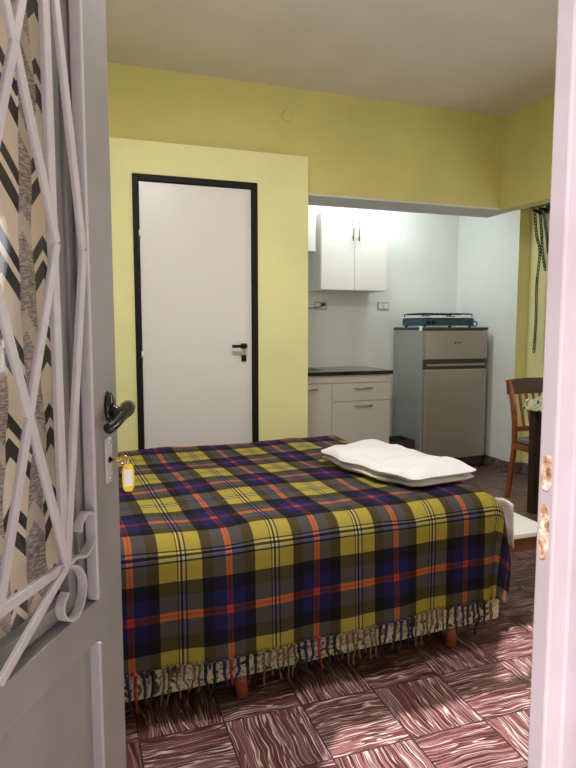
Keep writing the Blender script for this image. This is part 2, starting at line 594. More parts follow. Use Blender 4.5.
# bathroom door
d1 = empty('door_1', (0.312, 3.57, 0), 'white flush inner door in a slim black frame on the yellow wall', 'door', kind='structure')
m = MB().box(0, 0.034, -0.012, 0.10, 0, 2.112).box(0.70, 0.734, -0.012, 0.10, 0, 2.112).box(0.034, 0.70, -0.012, 0.10, 2.078, 2.112)
m.build('door_frame', BLK, d1, bevel=0.002)
box('door_leaf', DOORW, d1, 0.037, 0.697, 0.008, 0.045, 0.008, 2.074, bevel=0.002)
h = MB().box(0.628, 0.662, -0.004, 0.008, 1.118, 1.150).build('handle_rose', BLK, d1, bevel=0.002)
m = MB().tube([(0.645, 0.0, 1.134), (0.645, -0.045, 1.134)], 0.009, 10)
m.box(0.560, 0.654, -0.055, -0.037, 1.125, 1.143)
m.build('door_handle', BLK, d1, bevel=0.003)
box('lock_escutcheon', BLK, d1, 0.630, 0.660, -0.004, 0.008, 1.040, 1.078, bevel=0.002)
for z_ in (1.78, 1.09):
    MB().tube([(0.036, -0.014, z_ - 0.02), (0.036, -0.014, z_ + 0.02)], 0.007, 10).build('hinge', PLAST, d1, smooth=True)

# steel door frame of the entrance with an added transom that shapes the sun patch, open gate side
JP = [(0.551, 0.578), (0.551, 0.607), (0.60, 0.607), (0.60, 0.44), (0.580, 0.44), (0.580, 0.578)]
jm = MB().prism(JP, 0, 2.12).build('door_2', JAMB, None, bevel=0.003)
struct(jm)
tag(jm, 'pale lilac steel jamb of the entrance with two rusty strike holes', 'door frame')
for (z0, z1) in ((1.045, 1.090), (0.955, 1.025)):
    m = MB()
    pts = []
    n = 16
    for i in range(n):
        an = 2 * pi * i / n
        q = abs(cos(an)) ** 0.6 * (1 if cos(an) > 0 else -1), abs(sin(an)) ** 0.6 * (1 if sin(an) > 0 else -1)
        rr = 1 + 0.18 * mnoise.noise(Vector((cos(an) * 2, sin(an) * 2, z0 * 30)))
        pts.append((0.5926 + 0.0085 * q[0] * rr, (z0 + z1) / 2 + (z1 - z0) / 2 * q[1] * rr))
    m.v = [Vector((0.5502, p[0], p[1])) for p in pts] + [Vector((0.5535, 0.5926 + (p[0] - 0.5926) * 0.75, p[1])) for p in pts]
    m.f = [tuple(range(n))] + [(i, (i + 1) % n, n + (i + 1) % n, n + i) for i in range(n)] + [tuple(range(2 * n - 1, n - 1, -1))]
    m.build('strike_hole', RUST, jm)
m = MB().prism([(-0.365, 0.44), (-0.34, 0.44), (-0.34, 0.607), (-0.365, 0.607)], 0, CH)
struct(m.build('trim_2', JAMB))
m = MB().box(-0.34, 0.548, 0.565, 0.60, 2.085, 2.120)
m.box(-0.34, 0.36, 0.575, 0.59, 2.120, CH)  # opaque infill added to mask part of the sun coming over the door
struct(m.build('trim_3', JAMB))

# ------------------------------------------------------------------ the open gate
ang = rad(29.9)
dv = Vector((sin(ang), cos(ang), 0))
Efree = Vector((0.0694, 1.2465, 0))
L = 0.774
gate = empty('metal_gate', Efree - dv * L, 'open grey painted metal door with diamond grille over patterned panel', 'gate', rz=rad(90 - 29.9))
X = lambda s_: L + s_
NY = (0, 1, 0)
for a_, b_ in ((-0.103, 0.0), (-L, -L + 0.103)):
    box('stile', GATE, gate, X(a_), X(b_), 0, 0.042, 0.02, 2.13, bevel=0.003)
for a_, b_ in ((0.652, 0.731), (2.035, 2.13), (0.02, 0.13)):
    box('rail', GATE, gate, X(-L + 0.1025), X(-0.1025), 0.0005, 0.0415, a_, b_, bevel=0.002)
box('lower_panel', GATE, gate, X(-L + 0.1), X(-0.1), 0.014, 0.026, 0.125, 0.656)
for z0, z1 in ((0.735, 2.033), (0.133, 0.650)):
    box('bead', GATEL, gate, X(-0.1100), X(-0.1015), -0.006, 0.016, z0, z1, bevel=0.002)
    box('bead', GATEL, gate, X(-L + 0.1015), X(-L + 0.11), -0.006, 0.016, z0, z1, bevel=0.002)
# casement behind the grille
m = MB()
for a_, b_, y0 in ((-0.128, -0.108, 0.020), (-0.152, -0.131, 0.026)):
    m.box(X(a_), X(b_), y0, 0.046, 0.735, 2.033)
    m.box(X(-L - b_), X(-L - a_), y0, 0.046, 0.735, 2.033)
m.box(X(-L + 0.152), X(-0.152), 0.022, 0.046, 0.735, 0.765).box(X(-L + 0.152), X(-0.152), 0.022, 0.046, 2.00, 2.033)
m.build('inner_frame', GATE, gate, bevel=0.002)
box('glass_pane', GLASS, gate, X(-L + 0.152), X(-0.152), 0.034, 0.037, 0.765, 2.0)
box('patterned_panel', PRINT, gate, X(-L + 0.150), X(-0.150), 0.047, 0.050, 0.755, 2.01)
# grille: inner rectangle, lattice of diamonds, outer zigzags, scrolls
ZB, ZT = 0.839, 1.935
ZM = (ZB + ZT) / 2
sB = -0.203
sB2 = -L - sB


def gbar(p, q, w=0.017, y=0.004, d=0.010):
    MB().bar((X(p[0]), y, p[1]), (X(q[0]), y, q[1]), w, d, NY).build('grille_bar', GATEL, gate, bevel=0.0015, seg=1)


gbar((sB, ZB), (sB, ZT), 0.020)
gbar((sB2, ZB), (sB2, ZT), 0.020)
gbar((sB, ZB), (sB2, ZB), 0.018, 0.005)
gbar((sB, ZT), (sB2, ZT), 0.018, 0.005)
st_ = (sB2 - sB) / 4
for k in range(4):                       # lattice in four columns
    a_, b_ = sB + k * st_, sB + (k + 1) * st_
    for j in range(2):
        z0, z1 = ZB + j * (ZT - ZB) / 2, ZB + (j + 1) * (ZT - ZB) / 2
        zm = (z0 + z1) / 2
        if k % 2 == 0:
            gbar((a_, z0), (b_, zm), 0.017, -0.003, 0.008)
            gbar((b_, zm), (a_, z1), 0.017, -0.0025, 0.008)
        else:
            gbar((b_, z0), (a_, zm), 0.017, -0.0035, 0.008)
            gbar((a_, zm), (b_, z1), 0.017, -0.0028, 0.008)
for q, e in ((sB, -0.114), (sB2, -L + 0.114)):
    gbar((q, ZB), (e, ZM), 0.017, 0.0, 0.009)
    gbar((e, ZM), (q, ZT), 0.017, 0.0005, 0.009)
for zq, ze in ((ZB, 0.738), (ZT, 2.028)):
    c_ = (sB + sB2) / 2
    gbar((sB, zq), (c_, ze), 0.016, 0.0, 0.009)
    gbar((c_, ze), (sB2, zq), 0.016, 0.0005, 0.009)


def scroll(cs, cz, pts):
    P = [(X(cs + p[0]), 0.003, cz + p[1]) for p in pts]
    MB().ribbon(P, 0.016, 0.005, NY).build('scroll', GATEL, gate, smooth=False)


def smooth_path(ctrl, n=8):
    out = []
    c = [ctrl[0]] + list(ctrl) + [ctrl[-1]]
    for i in range(1, len(c) - 2):
        for k in range(n):
            t = k / n
            p0, p1, p2, p3 = c[i - 1], c[i], c[i + 1], c[i + 2]
            out.append(tuple(0.5 * (2 * p1[j] + (p2[j] - p0[j]) * t + (2 * p0[j] - 5 * p1[j] + 4 * p2[j] - p3[j]) * t * t + (3 * p1[j] - p0[j] - 3 * p2[j] + p3[j]) * t ** 3) for j in range(len(p1))))
    out.append(tuple(ctrl[-1]))
    return out


sc1 = smooth_path([(0.0, 0.0), (0.045, -0.008), (0.082, 0.004), (0.106, 0.034), (0.098, 0.066), (0.074, 0.080), (0.050, 0.070), (0.044, 0.048)])
sc1 = smooth_path([(0.0, 0.0), (0.030, 0.004), (0.060, -0.004), (0.088, 0.010), (0.100, 0.036), (0.092, 0.062), (0.070, 0.072), (0.050, 0.060), (0.046, 0.045)])
sc2 = smooth_path([(0.004, -0.003), (0.032, -0.014), (0.054, -0.044), (0.050, -0.080), (0.022, -0.103), (-0.010, -0.090), (-0.018, -0.064), (-0.002, -0.046)])
for sx_, q in ((1, sB), (-1, sB2)):
    for sz_, zq in ((1, ZB), (-1, ZT)):
        scroll(q, zq, [(p[0] * sx_, p[1] * sz_) for p in sc1])
        scroll(q, zq, [(p[0] * sx_, p[1] * sz_) for p in sc2])
# handle on both faces
rose = MB()
k = len(rose.v)
for side, y0, y1 in ((0, -0.010, 0.0),):
    ring = []
    n = 20
    for yy, rr in ((0.0, 1.0), (-0.006, 1.0), (-0.010, 0.75)):
        for j in range(n):
            an = 2 * pi * j / n
            rose.v.append(Vector((X(-0.040) + 0.014 * rr * cos(an), yy, 1.096 + 0.030 * rr * sin(an))))
    for i in range(2):
        for j in range(n):
            rose.f.append((i * n + j, i * n + (j + 1) % n, (i + 1) * n + (j + 1) % n, (i + 1) * n + j))
    rose.f += [tuple(range(n)), tuple(range(3 * n - 1, 2 * n - 1, -1))]
ro = rose.build('handle_rose', BLKG, gate, smooth=True)
hp = smooth_path([(X(-0.098), -0.030, 1.062), (X(-0.075), -0.032, 1.068), (X(-0.040), -0.029, 1.078), (X(-0.008), -0.022, 1.084), (X(0.018), -0.015, 1.087), (X(0.036), -0.011, 1.088)], 5)
nh = len(hp)
rr = []
for i in range(nh):
    t = i / (nh - 1)
    rr.append(0.0105 + 0.0055 * math.exp(-((t - 0.70) / 0.22) ** 2) if t < 0.86 else 0.0150 * math.sqrt(max(0.02, 1 - ((t - 0.80) / 0.2) ** 2)))
m = MB().tube(hp, rr, 14)
m.tube([(X(-0.040), -0.004, 1.094), (X(-0.040), -0.029, 1.079)], 0.011, 12)
m.build('lever_handle', BLKG, gate, smooth=True)
m = MB().tube([(X(-0.040), 0.042, 1.094), (X(-0.038), 0.085, 1.094), (X(-0.060), 0.09, 1.094), (X(-0.14), 0.085, 1.09)], [0.011, 0.011, 0.012, 0.009], 12)
m.build('lever_handle', BLKG, gate, smooth=True)
lp = box('lock_plate', GATEL, gate, X(-0.060), X(-0.034), -0.005, 0.0, 0.946, 1.036, bevel=0.003)
for z_ in (1.027, 0.955):
    MB().tube([(X(-0.047), -0.004, z_), (X(-0.047), -0.0075, z_)], 0.0035, 10).build('screw', CHROME, lp, smooth=True)
MB().tube([(X(-0.047), -0.003, 0.992), (X(-0.047), -0.0062, 0.992)], 0.006, 12).build('keyhole', BLK, lp)

# key with its tag hanging from the lock
ky = empty('key', gate.location + Matrix.Rotation(rad(60.1), 3, 'Z') @ Vector((X(-0.047), -0.0068, 0.992)), 'brass key in the lock of the grey door with yellow name tag', 'key', rz=rad(60.1))
m = MB().tube([(0, 0.0, 0), (0, -0.020, 0)], 0.0028, 10).build('shank', BRASS, ky, smooth=True)
m = MB().torus((0, -0.028, 0), (0, 1, 0), (0, 0, 1), 0.0085, 0.0028, 16, 8).build('bow', BRASS, ky, smooth=True)
m = MB().torus((0, -0.0325, -0.006), (1, 0.2, 0), (0, 0, 1), 0.0085, 0.0012, 18, 6).build('ring', CHROME, ky, smooth=True)
tg = empty('x', (0, 0, 0))
bpy.data.objects.remove(tg)
pl = []
n = 28
for j in range(n):
    an = 2 * pi * j / n
    cx_, cz_ = cos(an), sin(an)
    pl.append((0.0115 * (abs(cx_) ** 0.6) * (1 if cx_ > 0 else -1), 0.0275 * (abs(cz_) ** 0.62) * (1 if cz_ > 0 else -1)))
# the tag faces out through the doorway
TA = rad(-60.1 - 6)
ct, stn = cos(TA), sin(TA)


def tagpt(x_, y_, z_):
    return Vector((x_ * ct - y_ * stn, -0.036 + x_ * stn + y_ * ct, -0.034 + z_))


m = MB()
m.v = [tagpt(p[0], -0.0022, p[1]) for p in pl] + [tagpt(p[0], 0.0022, p[1]) for p in pl]
m.f = [tuple(range(n)), tuple(range(2 * n - 1, n - 1, -1))] + [(i, (i + 1) % n, n + (i + 1) % n, n + i) for i in range(n)]
tgo = m.build('name_tag', YTAG, ky, bevel=0.0008)
m = MB()
m.v = [tagpt(a_, -0.0030, b_) for a_, b_ in ((-0.0075, -0.0165), (0.0075, -0.0165), (0.0075, 0.0165), (-0.0075, 0.0165))] + [tagpt(a_, -0.0020, b_) for a_, b_ in ((-0.0075, -0.0165), (0.0075, -0.0165), (0.0075, 0.0165), (-0.0075, 0.0165))]
m.f = [(0, 1, 2, 3), (7, 6, 5, 4), (0, 4, 5, 1), (1, 5, 6, 2), (2, 6, 7, 3), (3, 7, 4, 0)]
m.build('paper_insert', WTAG, tgo)

# ------------------------------------------------------------------ bed
BA = rad(3.0)
BC = Vector((1.565, 1.895, 0))
BU = Vector((-cos(BA), -sin(BA), 0))     # along the front, to the left
BV = Vector((-sin(BA), cos(BA), 0))      # to the back


def bp(u_, v_, z_):
    return BC + BU * u_ + BV * v_ + Vector((0, 0, z_))


BL, BD = 1.93, 1.45
bed = empty('bed', BC, 'low bed with floral fabric base on turned wooden feet', 'bed', rz=pi + BA)
# local frame of the bed empty: x = left along the front; y = towards the camera (negative is back)
m = MB().box(0.005, BL, -BD, -0.005, 0.085, 0.30)
m.build('bed_base', FLOR, bed, bevel=0.012)
box('mattress', SHEET, bed, 0.01, BL - 0.01, -BD + 0.01, -0.01, 0.30, 0.578, bevel=0.06, seg=5)
for lx in (0.218, 1.078, 1.80):
    for ly in (-0.035, -BD + 0.06):
        MB().lathe([(0.015, 0.0), (0.021, 0.004), (0.022, 0.03), (0.030, 0.060), (0.031, 0.0845)], 16, (lx, ly, 0)).build('leg', LEGW, bed, smooth=True)

RHO = 0.085
TOPZ = 0.600
GAP = 0.012


def edge(t):
    """cloth coordinate t past the start of the rounding -> (outward, down)"""
    if t <= 0:
        return t, 0.0
    q = RHO * pi / 2
    if t < q:
        return RHO * sin(t / RHO), RHO * (1 - cos(t / RHO))
    return RHO, RHO + (t - q)


HEM = 0.182
DROPF = (TOPZ - HEM - RHO) + RHO * pi / 2
DROPE = 0.23
DROPB = 0.30


def blanket_pt(a_, b_):
    """a_: >0 hangs over the right end, <0 goes left; b_: >0 hangs over the front, <0 goes back over the top"""
    nz_ = mnoise.noise(Vector((a_ * 3.1, b_ * 3.1, 1.7))) * 0.012 + mnoise.noise(Vector((a_ * 8, b_ * 5, 4.2))) * 0.005
    ia, ib = RHO - GAP, RHO - GAP           # rounding starts this far inside the side planes
    if a_ > 0 and b_ > 0:
        r = hypot(a_, b_)
        ph = atan2(a_, b_)
        o_, dn = edge(r)
        fl = 0.16 * max(0, r - 0.05) * sin(2 * ph) ** 2
        o_ += fl
        dn *= 1 - 0.10 * sin(2 * ph)
        u_, v_ = ia - o_ * sin(ph), ib - o_ * cos(ph)
    else:
        oa, da = edge(a_)
        bb = b_
        if b_ < -(BD - 2 * ib):
            ob, db = edge(-(BD - 2 * ib) - b_)
            v_ = BD - ib + ob
            dn = max(da, db)
            u_ = ia - oa
        else:
            ob, db = edge(bb)
            v_ = ib - ob
            u_ = ia - oa
            dn = max(da, db)
        if b_ > 0.1:
            wv = (b_ - 0.1) / 0.4
            v_ -= wv * (0.010 + 0.009 * sin(a_ * 11 + 0.6) + 0.005 * sin(a_ * 27))
            dn += wv * 0.006 * sin(a_ * 6)
        if a_ > 0.08:
            u_ -= (a_ - 0.08) * (0.10 + 0.10 * sin(b_ * 9))
    z_ = TOPZ - dn + nz_ * (1 if dn < 0.05 else 0.3)
    return bp(u_, v_, max(z_, 0.03))


NA, NB = 150, 150
a0, a1 = -(BL - 0.03), DROPE
b0, b1 = DROPF, -(BD - 2 * (RHO - GAP)) - DROPB
m = MB()
m.grid(NA, NB, lambda i, j: blanket_pt(a0 + (a1 - a0) * i, b0 + (b1 - b0) * j))
uvs = []
for i in range(NA + 1):
    for j in range(NB + 1):
        uvs.append((-(a0 + (a1 - a0) * i / NA) + RHO - GAP, (b0 - (b0 + (b1 - b0) * j / NB))))
bl = m.build('tartan_blanket', TART, None, smooth=True, uv=uvs, solid=0.006)
tag(bl, 'tartan wool blanket in yellow, navy and red spread over the bed', 'blanket')
k = 0
a_ = -1.62
rs = random.Random(3)
while a_ < 0.02:
    p = blanket_pt(a_, DROPF) - BV * 0.004
    ph = ((-a_ + RHO - GAP - 0.196) / 0.312) % 1.0
    if ph < 0.03 or ph > 0.97:
        c_ = 'red'
    elif 0.28 < ph < 0.72:
        c_ = 'yellow'
    elif ph < 0.165 or ph > 0.835:
        c_ = 'navy'
    else:
        c_ = 'black'
    ln = rs.uniform(0.075, 0.125)
    sw = rs.uniform(-0.014, 0.014)
    ww = rs.uniform(-0.008, 0.008)
    pts = [p + Vector((0, 0, 0.006)), p + BU * ww * 0.3 + Vector((0, 0, -ln * 0.25)), p + BU * ww + Vector((0, 0, -ln * 0.5)) - BV * 0.004,
           p + BU * sw * 0.6 + Vector((0, 0, -ln * 0.75)), p + BU * sw + Vector((0, 0, -ln)) - BV * 0.002]
    pth = smooth_path([tuple(q) for q in pts], 4)
    radii = []
    for i in range(len(pth)):
        t = i / (len(pth) - 1)
        radii.append((0.0064 if c_ != 'yellow' else 0.0048) * (1.0 - 0.45 * t) * (1 + 0.18 * sin(i * 1.9)))
    MB().tube(pth, radii, 7).build('tassel', TAS[c_], bl, smooth=True)
    a_ += rs.uniform(0.022, 0.034) if c_ != 'yellow' else rs.uniform(0.018, 0.027)

# corner of the bottom sheet poking out at the foot end
def sheet_pt(i, j):
    wdt = 0.13 * (1 - 0.55 * j)
    u_ = -0.030 - 0.030 * j - 0.012 * sin(j * 3.0) * sin(i * 4)
    v_ = -0.012 + wdt * i + 0.02 * j
    z_ = 0.555 - 0.19 * j + 0.01 * sin(i * 4)
    return bp(u_, v_, z_)
sh = MB().grid(14, 12, sheet_pt).build('bed_sheet', SHEET, None, smooth=True, solid=0.004)
tag(sh, 'corner of white bed sheet poking out past the blanket at the foot end', 'sheet')

# folded towel
def towel_layer(m, corners, z0, th, seed):
    A, B, C_, D = [Vector(c) for c in corners]
    N = 34

    def f(i, j, top):
        s_, t_ = i * 2 - 1, j * 2 - 1
        e = max(abs(s_), abs(t_))
        l7 = (abs(s_) ** 6 + abs(t_) ** 6) ** (1 / 6) or 1
        s_, t_ = s_ * e / l7, t_ * e / l7
        i, j = (s_ + 1) / 2, (t_ + 1) / 2
        p = A * (1 - i) * (1 - j) + B * i * (1 - j) + C_ * i * j + D * (1 - i) * j
        hgt = max(0.0, 1 - max(0, (e - 0.76) / 0.24) ** 2) ** 0.5
        n_ = mnoise.noise(Vector((p.x * 7, p.y * 7, seed))) * 0.026 + mnoise.noise(Vector((p.x * 19, p.y * 19, seed))) * 0.007
        jit = mnoise.noise(Vector((s_ * 2.1, t_ * 2.1, seed + 9))) * 0.030 * e
        z_ = z0 + th / 2 + (th / 2 * hgt * (1 if top else -1)) + (n_ * hgt if top else 0)
        return Vector((p.x + jit, p.y + jit * 0.6, z_))
    m.grid(N, N, lambda i, j: f(i, j, True))
    m.grid(N, N, lambda i, j: f(i, j, False))


m = MB()
towel_layer(m, [(1.202, 2.016), (1.592, 2.068), (1.438, 2.765), (1.066, 2.660)], 0.606, 0.034, 2.0)
towel_layer(m, [(1.196, 2.008), (1.604, 2.060), (1.446, 2.775), (1.058, 2.668)], 0.632, 0.044, 5.0)
tw = m.build('towel', TOWEL, None, smooth=True)
tag(tw, 'folded white towel lying on the tartan blanket', 'towel')

# low bench at the foot end
bn = empty('bench', (1.85, 2.40, 0), 'low brown wooden bench with white top beyond the foot of the bed', 'bench')
box('bench_top', BENCHW, bn, -0.20, 0.20, -0.26, 0.30, 0.297, 0.320, bevel=0.004)
m = MB().box(-0.195, 0.195, -0.255, -0.235, 0.235, 0.297).box(-0.195, 0.195, 0.275, 0.295, 0.235, 0.297).box(-0.195, -0.175, -0.235, 0.275, 0.235, 0.297).box(0.175, 0.195, -0.235, 0.275, 0.235, 0.297)
m.build('apron', WOODB, bn)
for sx_ in (-0.175, 0.175):
    for sy_ in (-0.235, 0.275):
        m = MB().quadbox([(sx_ - 0.015, sy_ - 0.015, 0), (sx_ + 0.015, sy_ - 0.015, 0), (sx_ + 0.015, sy_ + 0.015, 0), (sx_ - 0.015, sy_ + 0.015, 0),
                          (sx_ - 0.019, sy_ - 0.019, 0.24), (sx_ + 0.019, sy_ - 0.019, 0.24), (sx_ + 0.019, sy_ + 0.019, 0.24), (sx_ - 0.019, sy_ + 0.019, 0.24)])
        m.build('leg', WOODB, bn, bevel=0.003)

# ------------------------------------------------------------------ kitchen
FY = 4.415          # front of base cabinet
bc = empty('base_cabinet', (1.28, FY, 0), 'white kitchen base cabinet with two drawers and a door under the black worktop', 'cabinet')
XR = 2.430 - 1.28
XS = 1.905 - 1.28
m = MB().box(0, 0.018, 0.018, 0.53, 0.09, 0.862).box(XR - 0.018, XR, 0.018, 0.53, 0.09, 0.862).box(0.018, XR - 0.018, 0.018, 0.53, 0.09, 0.108).box(0.018, XR - 0.018, 0.515, 0.53, 0.108, 0.862)
m.box(XS - 0.009, XS + 0.009, 0.02, 0.51, 0.108, 0.862).box(0.018, XR - 0.018, 0.0, 0.03, 0.800, 0.862).box(0.018, XR - 0.02, 0.06, 0.075, 0.0, 0.09)
m.box(0.0, 0.018, 0.0, 0.02, 0.09, 0.862).box(XR - 0.018, XR, 0.0, 0.02, 0.09, 0.862)
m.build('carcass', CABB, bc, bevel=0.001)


def pull(par, xc, zc, yf, ln=0.11, vert=False):
    m = MB()
    if vert:
        m.tube([(xc, yf - 0.028, zc - ln / 2), (xc, yf - 0.028, zc + ln / 2)], 0.006, 10)
        for q in (-0.32, 0.32):
            m.tube([(xc, yf, zc + q * ln), (xc, yf - 0.028, zc + q * ln)], 0.0045, 8)
    else:
        m.tube([(xc - ln / 2, yf - 0.026, zc), (xc + ln / 2, yf - 0.026, zc)], 0.006, 10)
        for q in (-0.36, 0.36):
            m.tube([(xc + q * ln, yf, zc), (xc + q * ln, yf - 0.026, zc)], 0.0045, 8)
    m.build('handle', STEEL, par, smooth=True)


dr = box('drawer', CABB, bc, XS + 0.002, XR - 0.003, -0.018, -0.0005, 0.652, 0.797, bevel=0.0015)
pull(dr, (XS + XR) / 2 + 0.01, 0.757, -0.018, 0.155)
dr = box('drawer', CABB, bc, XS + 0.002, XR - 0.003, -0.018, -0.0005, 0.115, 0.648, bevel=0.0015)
pull(dr, (XS + XR) / 2 + 0.01, 0.612, -0.018, 0.155)
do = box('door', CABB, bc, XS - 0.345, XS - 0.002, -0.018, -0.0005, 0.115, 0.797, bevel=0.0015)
pull(do, XS - 0.21, 0.757, -0.018, 0.155)
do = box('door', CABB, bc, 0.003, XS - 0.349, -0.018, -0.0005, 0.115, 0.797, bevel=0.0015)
pull(do, 0.15, 0.757, -0.018, 0.12)

ct_ = empty('worktop', (1.28, FY, 0.862), 'black worktop with a steel sink on the white base cabinet', 'worktop')
SX0, SX1, SY0, SY1 = 0.12, 0.62, 0.12, 0.45
m = MB().box(-0.005, SX0, -0.025, 0.553, 0.0015, 0.032).box(SX1, XR + 0.02, -0.025, 0.553, 0.0015, 0.032)
m.box(SX0, SX1, -0.025, SY0, 0.0015, 0.032).box(SX0, SX1, SY1, 0.553, 0.0015, 0.032)
m.build('top', BLKG, ct_)
m = MB().box(SX0, SX1, SY0, SY1, 0.003, 0.006).box(SX0, SX0 + 0.004, SY0, SY1, 0.004, 0.034).box(SX1 - 0.004, SX1, SY0, SY1, 0.004, 0.034).box(SX0, SX1, SY0, SY0 + 0.004, 0.004, 0.034).box(SX0, SX1, SY1 - 0.004, SY1, 0.004, 0.034)
m.build('sink', STEEL, ct_)

# wall cabinets
def wall_cab(x0, x1, z0, z1, yf, label, two, hx):
    w_ = empty('wall_cabinet', (x0, yf, z0), label, 'cabinet')
    W_, H_ = x1 - x0, z1 - z0
    D_ = 4.967 - yf
    m = MB().box(0, 0.016, 0, D_, 0, H_).box(W_ - 0.016, W_, 0, D_, 0, H_).box(0.016, W_ - 0.016, 0, D_, 0, 0.016).box(0.016, W_ - 0.016, 0, D_, H_ - 0.016, H_).box(0.016, W_ - 0.016, D_ - 0.01, D_, 0.016, H_ - 0.016)
    m.build('carcass', CABW, w_, bevel=0.001)
    if two:
        a_ = box('door', CABW, w_, 0.002, W_ / 2 - 0.0015, -0.018, -0.0005, 0.002, H_ - 0.002, bevel=0.0015)
        pull(a_, W_ / 2 - 0.028, hx, -0.018, 0.17, True)
        b_ = box('door', CABW, w_, W_ / 2 + 0.0015, W_ - 0.002, -0.018, -0.0005, 0.002, H_ - 0.002, bevel=0.0015)
        pull(b_, W_ / 2 + 0.028, hx, -0.018, 0.17, True)
    else:
        a_ = box('door', CABW, w_, 0.002, W_ - 0.002, -0.018, -0.0005, 0.002, H_ - 0.002, bevel=0.0015)
        pull(a_, 0.05, 0.12, -0.018, 0.14, True)


wall_cab(1.905, 2.515, 1.557, 2.185, 4.66, 'white two-door wall cabinet with long steel handles above the worktop', True, 0.49)
wall_cab(1.35, 1.843, 1.86, 2.30, 4.62, 'shorter white wall cabinet peeking from behind the yellow wall edge', False, 0.1)

# sockets on the kitchen wall
def outlet(xc, zc, label):
    o_ = empty('wall_socket', (xc, 4.97, zc), label, 'socket', group=None)
    box('plate', GREYPL, o_, -0.058, 0.058, -0.009, -0.0005, -0.036, 0.036, bevel=0.003)
    for q in (-0.026, 0.026):
        box('outlet', PLAST, o_, q - 0.020, q + 0.020, -0.0115, -0.0085, -0.022, 0.022, bevel=0.002)
    return o_


outlet(2.655, 1.443, 'grey wall socket plate beside the fridge above the worktop')
o1 = outlet(2.035, 1.437, 'grey wall socket plate with a plug in it below the wall cabinet')
pg = empty('plug', (2.035, 4.957, 1.437), 'dark plug and cord in the left kitchen wall socket', 'plug')
MB().tube([(0.02, 0, 0.01), (0.02, -0.035, 0.01)], [0.016, 0.012], 10).build('plug_body', FDARK, pg, smooth=True)
MB().tube(smooth_path([(0.02, -0.035, 0.01), (-0.01, -0.05, -0.004), (-0.07, -0.03, -0.020), (-0.20, -0.006, -0.024)], 6), 0.0045, 8).build('cord', FDARK, pg, smooth=True)

# round cover on the upper wall
m = MB()
m.lathe([(0.036, 0), (0.036, 0.006), (0.032, 0.010)], 28)
m.v = [Vector((p.x, -p.z, p.y)) for p in m.v]
o_ = m.build('junction_cover', YEL, None, smooth=False)
o_.location = (1.285, 3.7, 2.571)
tag(o_, 'round yellow painted junction cover high on the yellow wall', 'cover')

# fridge
FX0, FX1, FYF, FYB = 2.760, 3.388, 4.40, 4.945
fr = empty('fridge', (FX0, FYF, 0), 'silver grey two-door fridge in the kitchen corner', 'fridge')
w_ = FX1 - FX0
box('body', FSIDE, fr, 0.0, w_, 0.05, FYB - FYF, 0.03, 1.225, bevel=0.006)
box('plinth', FDARK, fr, 0.01, w_ - 0.01, 0.06, 0.10, 0.0, 0.03)
fd = box('freezer_door', FDOOR, fr, 0.002, w_ - 0.002, 0.0, 0.047, 0.972, 1.222, bevel=0.010, seg=3)
m = MB()
for q in range(3):
    m.box(0.285 + q * 0.026, 0.303 + q * 0.026, -0.0015, 0.001, 1.108 + (0.004 if q == 1 else 0), 1.122 - (0.003 if q == 2 else 0))
m.build('badge', FDARK, fd)
md_ = box('fridge_door', FDOOR, fr, 0.002, w_ - 0.002, 0.0, 0.047, 0.105, 0.888, bevel=0.010, seg=3)
box('handle_recess', FDARK, fr, 0.004, w_ - 0.004, 0.022, 0.05, 0.889, 0.971)
box('handle_strip', STEEL, fr, 0.02, w_ - 0.02, 0.004, 0.02, 0.915, 0.935, bevel=0.004)
box('kick_panel', FDARK, fr, 0.004, w_ - 0.004, 0.03, 0.05, 0.03, 0.104)
box('top_panel', FDARK, fr, -0.004, w_ + 0.004, 0.0, FYB - FYF + 0.004, 1.225, 1.248, bevel=0.006)

# table-top gas stove on the fridge
sv = empty('gas_stove', (2.775, 4.47, 1.248), 'blue portable gas stove with black grates on top of the fridge', 'stove')
SW, SD = 0.52, 0.36
m = MB().box(0.005, SW - 0.005, 0.0, SD, 0.014, 0.078)
m.build('stove_body', TEAL, sv, bevel=0.010, seg=3)
box('stove_top', PLAST, sv, 0.0, SW, -0.005, SD + 0.005, 0.079, 0.091, bevel=0.003)
for a_, b_ in ((0.03, 0.03), (SW - 0.03, 0.03), (0.03, SD - 0.03), (SW - 0.03, SD - 0.03)):
    MB().lathe([(0.012, 0.0), (0.014, 0.013)], 12, (a_, b_, 0)).build('foot', BLK, sv)
for gx in (0.015, SW / 2 + 0.01):
    m = MB()
    gw = SW / 2 - 0.025
    for q in range(4):
        m.tube([(gx + gw * (q + 0.5) / 4, 0.02, 0.118), (gx + gw * (q + 0.5) / 4, SD - 0.02, 0.118)], 0.0045, 8)
    for yy in (0.02, SD / 2, SD - 0.02):
        m.tube([(gx, yy, 0.114), (gx + gw, yy, 0.114)], 0.0045, 8)
    for cx_, cy_ in ((gx, 0.02), (gx + gw, 0.02), (gx, SD - 0.02), (gx + gw, SD - 0.02)):
        m.tube([(cx_, cy_, 0.090), (cx_, cy_, 0.115)], 0.005, 8)
    m.build('grate', BLK, sv)
    MB().lathe([(0.045, 0.0), (0.045, 0.008), (0.028, 0.012)], 18, (gx + gw / 2, SD / 2, 0.0905)).build('burner', BLK, sv)
for kx in (0.05, 0.10):
    m = MB().tube([(kx, 0.0, 0.042), (kx, -0.018, 0.042)], [0.014, 0.012], 14).build('knob', BLK, sv, smooth=True)
m = MB().tube(smooth_path([(SW - 0.01, 0.06, 0.04), (SW + 0.02, 0.04, 0.052), (SW + 0.04, 0.02, 0.035), (SW + 0.03, 0.02, 0.012), (SW - 0.02, 0.0, 0.010), (SW - 0.06, -0.02, 0.012)], 6), 0.006, 8)
m.build('gas_hose', TEAL, sv, smooth=True)
